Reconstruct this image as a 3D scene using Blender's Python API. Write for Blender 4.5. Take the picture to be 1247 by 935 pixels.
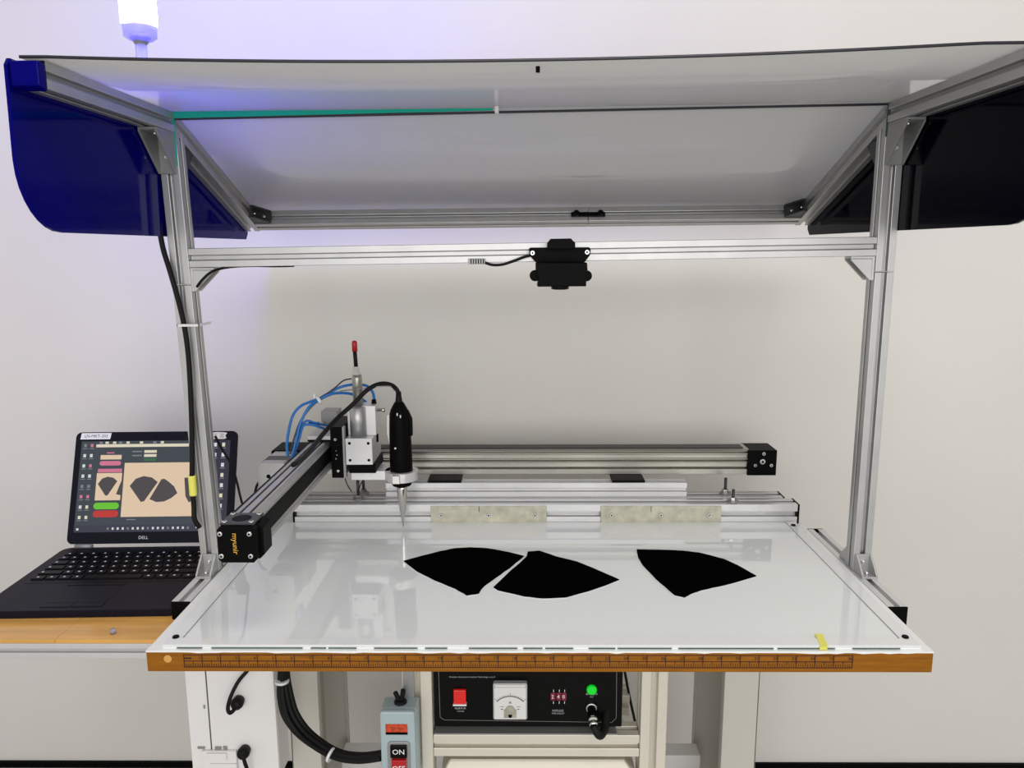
import bpy, math, random
from math import sin, cos, pi, radians, sqrt
from mathutils import Vector as V, Matrix
random.seed(4)
for o in list(bpy.data.objects): bpy.data.objects.remove(o)
scn = bpy.context.scene
COL = scn.collection
ZO = 0.77                      # table top height above the floor; model heights are relative to the table top

# ------------------------------------------------------------------ camera
FPX, PW, PH = 930.12, 1247.0, 935.0
CP = V((-.0253, -.9632, .5397))
_p, _y, _r = radians(9.985), radians(-.5265), radians(.204)
FWD = V((sin(_y)*cos(_p), cos(_y)*cos(_p), -sin(_p)))
_rt = V((cos(_y), -sin(_y), 0)); _up = _rt.cross(FWD)
RGT = _rt*cos(_r) - _up*sin(_r); UPV = RGT.cross(FWD)
cd = bpy.data.cameras.new('camera'); cam = bpy.data.objects.new('camera', cd); COL.objects.link(cam)
cd.sensor_fit = 'HORIZONTAL'; cd.sensor_width = 36.0; cd.lens = 36.0*FPX/PW
cd.clip_start = .02
M = Matrix((RGT, UPV, -FWD)).transposed().to_4x4(); M.translation = CP + V((0, 0, ZO))
cam.matrix_world = M
scn.camera = cam

def at(u, v, y):
    """point of the place at depth plane y (model coordinates) along a line of sight"""
    d = FWD + RGT*((u-PW/2)/FPX) - UPV*((v-PH/2)/FPX)
    return CP + d*((y-CP.y)/d.y)
def on(u, v, z):
    d = FWD + RGT*((u-PW/2)/FPX) - UPV*((v-PH/2)/FPX)
    return CP + d*((z-CP.z)/d.z)

# ------------------------------------------------------------------ light
w = bpy.data.worlds.new('world'); scn.world = w; w.use_nodes = True
w.node_tree.nodes['Background'].inputs[0].default_value = (1.0, .985, .96, 1)
w.node_tree.nodes['Background'].inputs[1].default_value = .60
def area(name, loc, size, sizey, power, col, rot=(0, 0, 0)):
    l = bpy.data.lights.new(name, 'AREA'); l.shape = 'RECTANGLE'; l.size = size; l.size_y = sizey
    l.energy = power; l.color = col
    o = bpy.data.objects.new(name, l); COL.objects.link(o); o.location = loc; o.rotation_euler = rot
area('ceiling_light', (.15, -.9, 2.75), 1.3, .5, 15, (1, .97, .92), (radians(15), 0, 0))
area('front_fill', (.2, -3.0, 1.35), 3.0, 1.7, 46, (1, .985, .97), (radians(84), 0, 0))  # added front fill behind the camera, lifts the shade under the canopy
vs = scn.view_settings
vs.view_transform = 'Standard'; vs.look = 'None'; vs.gamma = 1; vs.exposure = 0.0; vs.use_curve_mapping = False

# ------------------------------------------------------------------ materials
def mat(name, col, rough=.5, metal=0., emit=None, es=0., spec=None, alpha=None, trans=0., ior=None, coat=0., noise=None, bump=0.):
    m = bpy.data.materials.new(name); m.use_nodes = True
    nt = m.node_tree; b = nt.nodes['Principled BSDF']
    b.inputs['Base Color'].default_value = (*col, 1); b.inputs['Roughness'].default_value = rough
    b.inputs['Metallic'].default_value = metal
    if spec is not None: b.inputs['Specular IOR Level'].default_value = spec
    if ior: b.inputs['IOR'].default_value = ior
    if trans: b.inputs['Transmission Weight'].default_value = trans
    if coat: b.inputs['Coat Weight'].default_value = coat; b.inputs['Coat Roughness'].default_value = .04
    if emit: b.inputs['Emission Color'].default_value = (*emit, 1); b.inputs['Emission Strength'].default_value = es
    if noise or bump:
        tc = nt.nodes.new('ShaderNodeTexCoord'); mp = nt.nodes.new('ShaderNodeMapping')
        nt.links.new(tc.outputs['Object'], mp.inputs[0])
        nz = nt.nodes.new('ShaderNodeTexNoise'); nt.links.new(mp.outputs[0], nz.inputs['Vector'])
        sc, stretch, amt = noise or (60, (1, 1, 1), 0)
        nz.inputs['Scale'].default_value = sc; nz.inputs['Detail'].default_value = 5
        mp.inputs['Scale'].default_value = stretch
        if noise and amt:
            r = nt.nodes.new('ShaderNodeValToRGB')
            r.color_ramp.elements[0].position = .3; r.color_ramp.elements[1].position = .7
            r.color_ramp.elements[0].color = (*[c*(1-amt) for c in col], 1)
            r.color_ramp.elements[1].color = (*[min(1, c*(1+amt)) for c in col], 1)
            nt.links.new(nz.outputs['Fac'], r.inputs[0]); nt.links.new(r.outputs[0], b.inputs['Base Color'])
        if bump:
            bp = nt.nodes.new('ShaderNodeBump'); bp.inputs['Strength'].default_value = bump
            bp.inputs['Distance'].default_value = .002
            nt.links.new(nz.outputs['Fac'], bp.inputs['Height']); nt.links.new(bp.outputs[0], b.inputs['Normal'])
    return m
MT = {}
MT['wall'] = mat('painted_wall', (.745, .72, .675), .75, noise=(2.2, (1, 1, 1), .025), bump=.03)
MT['floor'] = mat('grey_floor', (.42, .41, .39), .5, noise=(8, (1, 1, 1), .3))
MT['alu'] = mat('anodised_aluminium', (.50, .50, .495), .42, .8, noise=(30, (1, 1, 1), .05))
MT['alu2'] = mat('bright_aluminium', (.70, .70, .70), .36, .5, noise=(30, (1, 1, 1), .03))
MT['steel'] = mat('polished_steel', (.66, .65, .62), .2, 1.)
MT['olive'] = mat('dull_aluminium', (.40, .39, .345), .32, .9)
MT['chrome'] = mat('bright_screw', (.85, .85, .83), .18, 1.)
MT['rust'] = mat('stained_steel_plate', (.52, .50, .40), .42, .55, noise=(45, (1, 1, 1), .22))
MT['black'] = mat('black_anodised', (.003, .003, .003), .45, spec=.05)
MT['blackgloss'] = mat('black_gloss', (.003, .003, .003), .25, spec=.12)
MT['rubber'] = mat('black_rubber', (.006, .006, .006), .55, spec=.2)
MT['darkgrey'] = mat('dark_grey_metal', (.05, .05, .055), .4, .4)
MT['grey'] = mat('grey_cast_metal', (.33, .33, .33), .45, .5)
MT['white'] = mat('white_laminate', (.84, .85, .84), .3)
MT['whitepaint'] = mat('white_painted_sheet', (.84, .82, .81), .4, noise=(6, (1, 1, 1), .03))
MT['sheet'] = mat('white_backed_acrylic', (.80, .825, .82), .03, ior=2.0)
MT['rim'] = mat('clear_acrylic_strip', (.78, .79, .785), .06, ior=1.6)
MT['greenedge'] = mat('dark_green_glass_edge', (.02, .06, .05), .15)
MT['teal'] = mat('teal_edge_glow', (.0, .42, .30), .2, emit=(0, .5, .36), es=.0)  # teal colour stands in for the glow of the acrylic edge
MT['wood'] = mat('varnished_wood_edge', (.27, .098, .005), .45, spec=.2, noise=(9, (2, 20, 20), .22))
MT['desk'] = mat('varnished_desk_wood', (.68, .36, .09), .16, noise=(4, (1, 14, 1), .14))
MT['ink'] = mat('dark_red_ruler_ink', (.035, .003, .003), .7)
MT['fabric'] = mat('black_fabric', (.0018, .0018, .0018), .95, spec=.0, noise=(400, (1, 1, 1), .4))
MT['backing'] = mat('white_fabric_backing', (.80, .80, .83), .9)
MT['blue'] = mat('blue_pneumatic_hose', (.015, .17, .52), .3)
MT['red'] = mat('red_plastic', (.42, .004, .008), .35)
MT['redlit'] = mat('lit_red_rocker', (.6, .01, .008), .3, emit=(1, .02, .01), es=.14)
MT['greenlit'] = mat('lit_green_button', (.0, .5, .02), .3, emit=(0, 1, .03), es=.28)
MT['orange'] = mat('orange_red_nameplate', (.50, .05, .012), .4, noise=(200, (1, 1, 1), .5))
MT['bluegrey'] = mat('blue_grey_cast_enamel', (.36, .45, .47), .35, bump=.05)
MT['cream'] = mat('cream_aluminium', (.74, .70, .60), .4, .35)
MT['laptop'] = mat('navy_black_laptop', (.0065, .0065, .014), .45, spec=.12, noise=(300, (1, 1, 1), .15))
MT['key'] = mat('black_key', (.003, .003, .005), .4, spec=.12)
MT['keyprint'] = mat('white_key_print', (.75, .75, .78), .5)
MT['paper'] = mat('white_paper_label', (.85, .85, .86), .7)
MT['gold'] = mat('gold_print', (.75, .42, .05), .4)
MT['yellow'] = mat('yellow_tape', (.80, .77, .13), .4)
MT['tie'] = mat('clear_cable_tie', (.8, .8, .78), .3)
MT['meterface'] = mat('meter_face', (.74, .74, .72), .3)
MT['meterframe'] = mat('clear_meter_frame', (.42, .43, .44), .15)
MT['ledred'] = mat('red_digit_window', (.10, .002, .012), .3, emit=(1, .02, .12), es=.06)
MT['navy'] = mat('lamp_glow_blue_acrylic', (.0010, .0006, .13), .06, ior=1.14)  # the beacon's blue glow is put into the left panel's colour
MT['nearblack'] = mat('near_black_acrylic', (.0006, .0006, .004), .06, ior=1.12)
MT['edgeblack'] = mat('black_sheet_edge', (.012, .012, .02), .3)
MT['lamp'] = mat('lit_beacon', (.9, .9, .95), .3, emit=(.09, .08, 1.0), es=190)
MT['clearblue'] = mat('clear_plastic_lamp_base', (.62, .62, .80), .08, trans=.75, ior=1.3)
MT['plate'] = mat('grey_underside_plate', (.60, .58, .52), .5)
# canopy: white acrylic, lets a little light through
def canopy_mat(name, col):
    m = mat(name, col, .04, ior=1.5)
    nt = m.node_tree; b = nt.nodes['Principled BSDF']; out = nt.nodes['Material Output']
    t = nt.nodes.new('ShaderNodeBsdfTranslucent'); t.inputs[0].default_value = (.8, .8, .8, 1)
    mx = nt.nodes.new('ShaderNodeMixShader'); mx.inputs[0].default_value = .42
    nt.links.new(b.outputs[0], mx.inputs[1]); nt.links.new(t.outputs[0], mx.inputs[2]); nt.links.new(mx.outputs[0], out.inputs[0])
    return m
MT['canopy'] = canopy_mat('white_acrylic_canopy', (.60, .60, .575))
def screen_mat(name, col, k=.72):
    return mat('screen_'+name, tuple(c*.1 for c in col), .25, emit=col, es=k)
SC = {n: screen_mat(n, c) for n, c in dict(bg=(.045, .06, .075), navy=(.022, .02, .05), cream=(.87, .66, .46), pale=(.85, .78, .60),
      pink=(.72, .20, .33), green=(.16, .62, .03), red=(.60, .035, .03), white=(.78, .80, .80), shape=(.075, .065, .07), task=(.035, .04, .07), dkgreen=(.03, .16, .07), grey=(.22, .24, .26)).items()}

# ------------------------------------------------------------------ mesh helpers
class MB:
    def __init__(s): s.v = []; s.f = []; s.m = []; s.sm = []
    def add(s, vs, fs, mi=0, sm=False):
        b = len(s.v); s.v += [V(p) for p in vs]
        for f in fs: s.f.append([b+i for i in f]); s.m.append(mi); s.sm.append(sm)
        return s
    def box(s, a, b, mi=0):
        x0, x1 = sorted((a[0], b[0])); y0, y1 = sorted((a[1], b[1])); z0, z1 = sorted((a[2], b[2]))
        return s.add([(x0,y0,z0),(x1,y0,z0),(x1,y1,z0),(x0,y1,z0),(x0,y0,z1),(x1,y0,z1),(x1,y1,z1),(x0,y1,z1)],
                     [(0,3,2,1),(4,5,6,7),(0,1,5,4),(1,2,6,5),(2,3,7,6),(3,0,4,7)], mi)
    def hexa(s, bot, top, mi=0):      # 4 bottom pts ccw, 4 top pts
        return s.add(list(bot)+list(top), [(0,3,2,1),(4,5,6,7),(0,1,5,4),(1,2,6,5),(2,3,7,6),(3,0,4,7)], mi)
    def prism(s, poly, o, ax, ay, az, mi=0):   # poly in (ax,ay) plane at o, extruded along az
        n = len(poly); o, ax, ay, az = map(V, (o, ax, ay, az))
        p = [o+ax*a+ay*b for a, b in poly]
        if ax.cross(ay).dot(az) * sum(poly[i][0]*poly[(i+1)%n][1]-poly[(i+1)%n][0]*poly[i][1] for i in range(n)) < 0: p.reverse()
        return s.add(p+[q+az for q in p], [tuple(range(n))[::-1], tuple(range(n, 2*n))]+[(i,(i+1)%n,n+(i+1)%n,n+i) for i in range(n)], mi)
    def cyl(s, p0, p1, r0, r1=None, n=20, mi=0, sm=True):
        p0, p1 = V(p0), V(p1); r1 = r0 if r1 is None else r1
        return s.rings([(p0, r0), (p1, r1)], n, mi, sm)
    def rings(s, pr, n=20, mi=0, sm=True):   # stack of (point,radius)
        d = (V(pr[-1][0])-V(pr[0][0])).normalized()
        a = d.orthogonal().normalized(); b = d.cross(a)
        vs = []; fs = []
        for p, r in pr:
            for k in range(n): vs.append(V(p)+a*(r*cos(2*pi*k/n))+b*(r*sin(2*pi*k/n)))
        for i in range(len(pr)-1):
            for k in range(n): fs.append((i*n+k, i*n+(k+1)%n, (i+1)*n+(k+1)%n, (i+1)*n+k))
        base = len(s.v); s.add(vs, fs, mi, sm)
        s.f.append([base+k for k in range(n)][::-1]); s.f.append([base+(len(pr)-1)*n+k for k in range(n)])
        s.m += [mi]*2; s.sm += [False]*2
        return s
    def tube(s, pts, r, n=10, mi=0, sub=6):
        P = [V(p) for p in pts]; Q = []
        if len(P) > 2:
            for i in range(len(P)-1):
                a, b, c, d = P[max(i-1,0)], P[i], P[i+1], P[min(i+2,len(P)-1)]
                for k in range(sub):
                    t = k/sub
                    Q.append(.5*((2*b)+(c-a)*t+(2*a-5*b+4*c-d)*t*t+(3*b-a-3*c+d)*t*t*t))
            Q.append(P[-1])
        else: Q = P
        vs = []; fs = []; prev = None
        for i, q in enumerate(Q):
            t = (Q[min(i+1,len(Q)-1)]-Q[max(i-1,0)]).normalized()
            a = t.orthogonal().normalized() if prev is None else (prev - t*prev.dot(t)).normalized()
            prev = a; b = t.cross(a)
            for k in range(n): vs.append(q+a*(r*cos(2*pi*k/n))+b*(r*sin(2*pi*k/n)))
        for i in range(len(Q)-1):
            for k in range(n): fs.append((i*n+k, i*n+(k+1)%n, (i+1)*n+(k+1)%n, (i+1)*n+k))
        fs.append(tuple(range(n))[::-1]); fs.append(tuple((len(Q)-1)*n+k for k in range(n)))
        return s.add(vs, fs, mi, True)
    def ball(s, c, r, n=14, mi=0, sc=(1,1,1)):
        c = V(c); vs = [c+V((0,0,-r*sc[2]))]; fs = []; m = n//2
        for j in range(1, m):
            th = -pi/2+pi*j/m
            for k in range(n): vs.append(c+V((r*sc[0]*cos(th)*cos(2*pi*k/n), r*sc[1]*cos(th)*sin(2*pi*k/n), r*sc[2]*sin(th))))
        vs.append(c+V((0,0,r*sc[2]))); L = len(vs)-1
        for k in range(n): fs.append((0, 1+(k+1)%n, 1+k)); fs.append((L, L-n+k, L-n+(k+1)%n))
        for j in range(m-2):
            for k in range(n): fs.append((1+j*n+k, 1+j*n+(k+1)%n, 1+(j+1)*n+(k+1)%n, 1+(j+1)*n+k))
        return s.add(vs, fs, mi, True)
    def build(s, name, mats, parent=None, bevel=0., local=False, kind=None, loc=None):
        mats = mats if isinstance(mats, (list, tuple)) else [mats]
        if parent is not None: off = V((0,0,0)) if local else V(parent.get('_o', (0,0,0)))
        else:
            lo = [min(p[i] for p in s.v) for i in range(3)]; hi = [max(p[i] for p in s.v) for i in range(3)]
            off = V(((lo[0]+hi[0])/2, (lo[1]+hi[1])/2, lo[2]))
        me = bpy.data.meshes.new(name); me.from_pydata([p-off for p in s.v], [], s.f)
        for k in mats: me.materials.append(MT[k] if isinstance(k, str) else k)
        me.polygons.foreach_set('material_index', s.m); me.polygons.foreach_set('use_smooth', s.sm)
        me.update(); o = bpy.data.objects.new(name, me); COL.objects.link(o)
        if parent is None: o.location = off + V((0,0,ZO)); o['_o'] = list(off)
        else: o.parent = parent; o['_o'] = list(off)
        if bevel:
            bv = o.modifiers.new('bevel', 'BEVEL'); bv.width = bevel; bv.segments = 2; bv.limit_method = 'ANGLE'; bv.angle_limit = radians(50)
        if kind: o['kind'] = kind
        return o
def tag(o, label, cat, group=None):
    o['label'] = label; o['category'] = cat
    if group: o['group'] = group
    return o
def thing(name, label, cat, base, group=None):
    o = bpy.data.objects.new(name, None); COL.objects.link(o); o.empty_display_size = .03
    o.location = V(base) + V((0,0,ZO)); o['_o'] = list(base)
    return tag(o, label, cat, group)
def B(name, a, b, m, parent=None, bevel=0., **k): return MB().box(a, b).build(name, m, parent, bevel, **k)

def slot_poly(w, h, sw=.27, sd=.30, sides='nesw'):
    """T-slot section centred on 0; grooves on the chosen sides"""
    x, y = w/2, h/2; g = min(w, h)*sw/2; d = min(w, h)*sd; P = []
    def side(a, b, n, yes):
        mid = ((a[0]+b[0])/2, (a[1]+b[1])/2); L = sqrt((b[0]-a[0])**2+(b[1]-a[1])**2); t = ((b[0]-a[0])/L, (b[1]-a[1])/L)
        P.append(a)
        if yes:
            m_ = min(w, h); lip = m_*.065
            for k, dd in ((-g, 0), (-g, lip), (-g*1.95, lip), (-g*1.95, lip*1.6), (-g*.9, d), (g*.9, d), (g*1.95, lip*1.6), (g*1.95, lip), (g, lip), (g, 0)): P.append((mid[0]+t[0]*k-n[0]*dd, mid[1]+t[1]*k-n[1]*dd))
    side((-x,-y),(x,-y),(0,-1),'s' in sides); side((x,-y),(x,y),(1,0),'e' in sides)
    side((x,y),(-x,y),(0,1),'n' in sides); side((-x,y),(-x,-y),(-1,0),'w' in sides)
    return P
def profile(name, p0, p1, w, h, up, m, parent=None, **k):
    p0, p1 = V(p0), V(p1); d = p1-p0; t = d.normalized(); a = t.cross(V(up)).normalized(); b = a.cross(t)
    return MB().prism(slot_poly(w, h, **k), p0, a, b, d).build(name, m, parent, .0008)
def screw(parent, c, n, r=.004, m='chrome', name='screw', h=.003):
    c, n = V(c), V(n).normalized(); mb = MB()
    mb.rings([(c, r), (c+n*h*.6, r), (c+n*h, r*.75)], 14)
    mb.cyl(c+n*h, c+n*(h+.0002), r*.45, n=6, mi=1, sm=False)
    return mb.build(name, [m, 'black'], parent)
def bracket(name, o, da, db, size, wid, parent, m='alu', th=.004, screws=True):
    """cast corner bracket: two plates at right angles and two triangular webs"""
    o, da, db = V(o), V(da).normalized(), V(db).normalized(); n = da.cross(db)
    br = MB()
    br.prism([(0,0),(size,0),(size,th),(th,th),(th,size),(0,size)], o-n*wid/2, da, db, n*wid)
    for s in (-wid/2, wid/2-.003):
        br.prism([(th,th),(size,th),(size,th*1.6),(th*1.6,size),(th,size)], o+n*s, da, db, n*.003)
    ob = br.build(name, m, parent, .0006)
    if screws:
        for d1, d2 in ((da, db), (db, da)):
            c = o+d1*size*.6+d2*th
            sc = MB().rings([(c, .0035), (c+d2*.003, .0035), (c+d2*.004, .0025)], 10)
            sb = sc.build('screw', 'chrome', ob)
    return ob
_txt = {}
def text_geo(body, size, align='CENTER'):
    key = (body, align)
    if key not in _txt:
        c = bpy.data.curves.new('txt', 'FONT'); c.body = body; c.size = 1; c.align_x = align; c.align_y = 'CENTER'; c.resolution_u = 2
        o = bpy.data.objects.new('txt', c); COL.objects.link(o)
        dg = bpy.context.evaluated_depsgraph_get(); dg.update()
        me = bpy.data.meshes.new_from_object(o.evaluated_get(dg))
        _txt[key] = ([tuple(v.co) for v in me.vertices], [tuple(p.vertices) for p in me.polygons])
        bpy.data.objects.remove(o); bpy.data.curves.remove(c); bpy.data.meshes.remove(me)
    vs, fs = _txt[key]
    return [(x*size, y*size) for x, y, z in vs], fs
def put_text(mb, body, size, o, ax, ay, mi=0, align='CENTER'):
    vs, fs = text_geo(body, size, align); o, ax, ay = V(o), V(ax), V(ay)
    return mb.add([o+ax*x+ay*y for x, y in vs], fs, mi)
X, Y, Z = V((1,0,0)), V((0,1,0)), V((0,0,1))

# ------------------------------------------------------------------ the setting
o = B('wall_back', (-2.6, .80, -ZO), (2.6, .9, 1.75), 'wall'); o['kind'] = 'structure'
o = B('floor', (-2.6, -2.2, -ZO-.05), (2.6, .80, -ZO), 'floor'); o['kind'] = 'structure'

o = B('baseboard_back', (-2.6, .792, -ZO), (2.6, .7995, -ZO+.016), 'black'); o['kind'] = 'structure'

# ------------------------------------------------------------------ work table
HW = .5375
t = thing('work_table', 'white topped work table with orange wooden edge and printed ruler scale', 'table', (0, .3, -ZO))
B('tabletop', (-HW, .012, -.031), (HW, .60, 0), 'white', t, .001)
# wooden front edge with a chipped paint line on top
n = 90; poly = []
eb = MB(); eb.box((-HW, 0, -.031), (HW, .012, -.0022)); eo = eb.build('edge_band', 'wood', t, .0012)
ch = MB(); pts = []
for i in range(n+1):
    x = -HW+2*HW*i/n; pts.append((x, -.0022-random.random()**3*.0016))
ch.prism([(HW, 0), (-HW, 0)]+pts, (0, -.0002, 0), X, Z, Y*.0122)
ch.build('paint_edge', 'white', eo)
for xx, yy in ((-.508, -.012),):
    MB().rings([(V((xx, -.0002, yy)), .006), (V((xx, -.0009, yy)), .005)], 16).build('plug_dot', 'desk', eo)
# ruler print: 36 inches
ru = MB(); RX = -.4862; IN = .0254; fy = -.0006
def rl(x0, z0, x1, z1): ru.box((x0, fy, z0), (x1, fy+.0005, z1))
zt, zm, zb = -.0058, -.0150, -.0240
for zz in (zt, zm, zb): rl(RX-.0004, zz-.0004, RX+36*IN+.0004, zz+.0004)
rl(RX, zb, RX+.0008, zt)
for i in range(36):
    x1 = RX+(i+1)*IN
    rl(x1-.0005, zb, x1+.0005, zt)
    for k in range(1, 8):
        xx = RX+(i+k/8)*IN
        rl(xx-.00028, zb, xx+.00028, zm if k == 4 else zb+.0052)
    put_text(ru, str(i+1), .0062, (x1-.0035 if i else x1-.003, fy-.0001, (zt+zm)/2), X, Z)
rl(RX+.001, -.0118, RX+.011, -.0100)
ru.build('ruler_scale', 'ink', eo)
# stamped sheet-metal legs (open channels) and cross bar
for s, xi, xo in ((-1, -.385, -.438), (1, .338, .400)):
    lg = MB(); zt_, zb_ = -.031, -ZO
    lg.box((xo, .28, zb_), (xo - s*.003, .50, zt_))
    lg.box((xi, .28, zb_), (xo, .283, zt_)); lg.box((xi, .497, zb_), (xo, .50, zt_))
    lg.box((xi, .283, zb_), (xi+s*.002, .298, zt_)); lg.box((xi, .482, zb_), (xi+s*.002, .497, zt_))
    lo = lg.build('leg', 'plate', t, .001)
    MB().prism([(.283, -.031), (.497, -.031), (.497, -.30), (.47, -.30)], (xi+s*.004, 0, 0), Y, Z, X*s*.003).build('gusset', 'plate', lo)
    B('top_flange', (xi-s*.03, .27, -.040), (xo+s*.02, .51, -.031), 'darkgrey', lo)
    B('foot', (xo-.01*s, .10, -ZO), (xi, .70, -ZO+.03), 'plate', lo)
pz = at(430, 919, .42).z
B('cross_bar', (-.385, .42, pz-.05), (.338, .46, pz), 'whitepaint', t, .002)

# ------------------------------------------------------------------ acrylic sheet on the table
t = thing('acrylic_cover_sheet', 'clear glossy acrylic sheet with raised rim lying on white table top', 'acrylic sheet', (0, .25, 0))
SX0, SX1, SY0, SY1, ST = -.5165, .5225, .004, .486, .005
so = B('sheet', (SX0, SY0+.0012, .0002), (SX1, SY1, ST), 'sheet', t)
xs = SX0+.02
while xs < SX1-.03:
    L = random.uniform(.02, .13); B('tinted_edge', (xs, SY0, .0012), (min(xs+L, SX1-.02), SY0+.0012, .0024), 'greenedge', so); xs += L+random.uniform(.002, .03)
rm = .0195
B('rim_strip', (SX0, SY0, ST), (SX1, SY0+.020, ST+.0016), 'rim', t, .0004)
B('rim_strip', (SX0, SY0+.0205, ST), (SX0+rm, SY1, ST+.0016), 'rim', t, .0004)
B('rim_strip', (SX1-rm, SY0+.0205, ST), (SX1, SY1, ST+.0016), 'rim', t, .0004)
for p_, q_ in (((SX0+rm, SY0+.0215, ST), (SX0+rm+.0009, SY1, ST+.0004)), ((SX0+rm, SY0+.0203, ST), (-.33, SY0+.0212, ST+.0005)), ((SX1-rm-.0009, SY0+.02, ST), (SX1-rm, SY1, ST+.0004))):
    B('rim_joint', p_, q_, 'grey', t)
for xx, yy in ((SX0+.010, SY0+.021), (SX1-.011, SY0+.023), (SX1-.012, SY1-.022)):
    MB().rings([(V((xx, yy, ST+.0016)), .0048), (V((xx, yy, ST+.0036)), .0042)], 16).build('corner_screw', 'black', t)

# yellow tape and fabric pieces
def pz_poly(pts, z): return [on(u, v, z) for u, v in pts]
q = pz_poly([(992, 771.5), (1001.6, 772), (1008.8, 787.5), (1000, 788)], .0068)
tp = MB(); tp.prism([(p.x, p.y) for p in q], (0, 0, .0067), X, Y, Z*.0005)
tp.prism([(q[2].x, .0066), (q[3].x, .0066), (q[3].x, .0005), (q[2].x, .0005)], (0, .0034, 0), X, Z, Y*.0004)
tag(tp.build('tape_strip', 'yellow'), 'small yellow tape strip stuck on front rim of acrylic sheet', 'tape')
def fabric(pts, label):
    q = pz_poly(pts, ST+.002); cx = sum(p.x for p in q)/len(q); cy = sum(p.y for p in q)/len(q)
    dense = []
    n = len(q)
    for i in range(n):
        a, b, c_, d = q[i-1], q[i], q[(i+1)%n], q[(i+2)%n]
        for k in range(3):
            tt = k/3; sharp = False
            p = b.lerp(c_, tt); p = p + V((random.uniform(-1,1), random.uniform(-1,1), 0))*(.0005 if k else .0002)
            dense.append(p)
    t = thing('fabric_piece', label, 'fabric piece', (cx, cy, ST), 'cut black fabric pieces on the table')
    MB().prism([(p.x, p.y) for p in dense], (0, 0, ST+.0009), X, Y, Z*.0013).build('face_cloth', 'fabric', t)
    MB().prism([(cx+(p.x-cx)*1.006, cy+(p.y-cy)*1.006-.0012) for p in dense], (0, 0, ST+.0001), X, Y, Z*.0008).build('backing', 'backing', t)
c1 = [(50,140),(150,113),(240,90),(320,75),(400,70),(480,74),(550,85),(620,100),(680,115),(620,165),(560,210),(480,265),(455,290),(445,310),(380,320),(320,285),(210,240),(120,195)]
c2 = [(700,92),(760,87),(850,118),(960,145),(1080,195),(1178,238),(1100,270),(1010,300),(900,330),(780,335),(680,325),(540,292),(520,278),(600,200),(660,150),(695,115)]
c3 = [(107,95),(210,97),(430,102),(530,110),(630,122),(740,148),(840,175),(960,230),(1050,280),(1118,318),(960,365),(800,405),(650,437),(560,470),(510,498),(430,480),(380,440),(270,345),(160,230),(120,165)]
fabric([(480+x/4.3, 650+y/4.3) for x, y in c1], 'black fan shaped fabric piece nearest the needle, point towards the ruler')
fabric([(480+x/4.3, 650+y/4.3) for x, y in c2], 'middle black fabric piece of three, rounded edge towards the ruler')
fabric([(760+x/6.93, 655+y/6.93) for x, y in c3], 'black fabric piece lying apart near the right end of table')

# ------------------------------------------------------------------ overhead frame
fr = thing('canopy_frame', 'aluminium profile frame with white canopy and dark side panels over table', 'frame', (0, .28, -.05))
PW3 = .030
def bz(x): return .0102*x          # the frame leans a little
# side rails along the table
for s, x0, x1, y0, y1 in ((-1, -.5405, -.5705, .152, .47), (1, .5395, .5695, .136, .465)):
    xm = (x0+x1)/2
    ro = profile('side_rail', (xm, y0, -.016), (xm, y1, -.016), .030, .030, Z, 'alu2', fr)
    B('end_cap', (x0, y0-.003, -.031), (x1, y0, -.001), 'black', ro, .001); B('end_cap', (x0, y1, -.031), (x1, y1+.003, -.001), 'black', ro, .001)
def postx(s, z): return (-.5536-.0245*z) if s < 0 else (.5559-.0022*z)
PY = .280
for s, zj in ((-1, .485), (1, .502)):
    zt_ = .722 if s < 0 else .729
    profile('post', (postx(s, -.001), PY, -.001), (postx(s, zj), PY, zj), .03, .03, Y, 'alu', fr)
    profile('post', (postx(s, zj+.0012), PY, zj+.0012), (postx(s, zt_), PY, zt_), .03, .03, Y, 'alu', fr)
    # base brackets on the side rail
    xb = postx(s, 0)
    bracket('base_bracket', (xb, PY-.015, -.001), -Y, Z, .032, .026, fr, 'alu')
    bracket('base_bracket', (xb, PY+.015, -.001), Y, Z, .030, .026, fr, 'alu')
# camera bar between the posts
zL, zR = .528, .5425
cb = profile('camera_bar', (postx(-1, zL)+.0152, PY, zL), (postx(1, zR)-.0152, PY, zR), .03, .03, Z, 'alu', fr)
bracket('corner_bracket', (postx(-1, zL)+.0152, PY, zL-.0152), X, -Z, .038, .026, fr, 'alu')
bracket('corner_bracket', (postx(1, zR)-.0152, PY, zR-.0152), -X, -Z, .038, .026, fr, 'alu')
# canopy side bars: level towards the front, falling towards the wall
CAN = {}
for s in (-1, 1):
    zc = .735 if s < 0 else .7435
    xb = postx(s, .735); CAN[s] = (xb, zc)
    f = profile('canopy_bar', (xb, -.060, zc), (xb, .268, zc), .03, .03, Z, 'alu', fr)
    B('end_cap', (xb-.015, -.063, zc-.015), (xb+.015, -.060, zc+.015), 'black', f, .001)
    p0 = V((xb, .272, zc-.002)); p1 = V((xb, .640, .592 if s < 0 else .600))
    d = (p1-p0).normalized(); up = V((0, -d.z, d.y))
    profile('slant_bar', p0, p1, .03, .03, up, 'alu', fr)
    # post-top bracket in front of the post
    bracket('post_bracket', (xb, PY-.015, zc-.0155), -Y, -Z, .062, .028, fr, 'grey', .004)
    bracket('post_bracket', (xb, PY+.016, zc-.036), Y, -Z, .035, .026, fr, 'darkgrey', .004)
    CAN[s] = (xb, zc, p0, p1, d, up)
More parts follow.
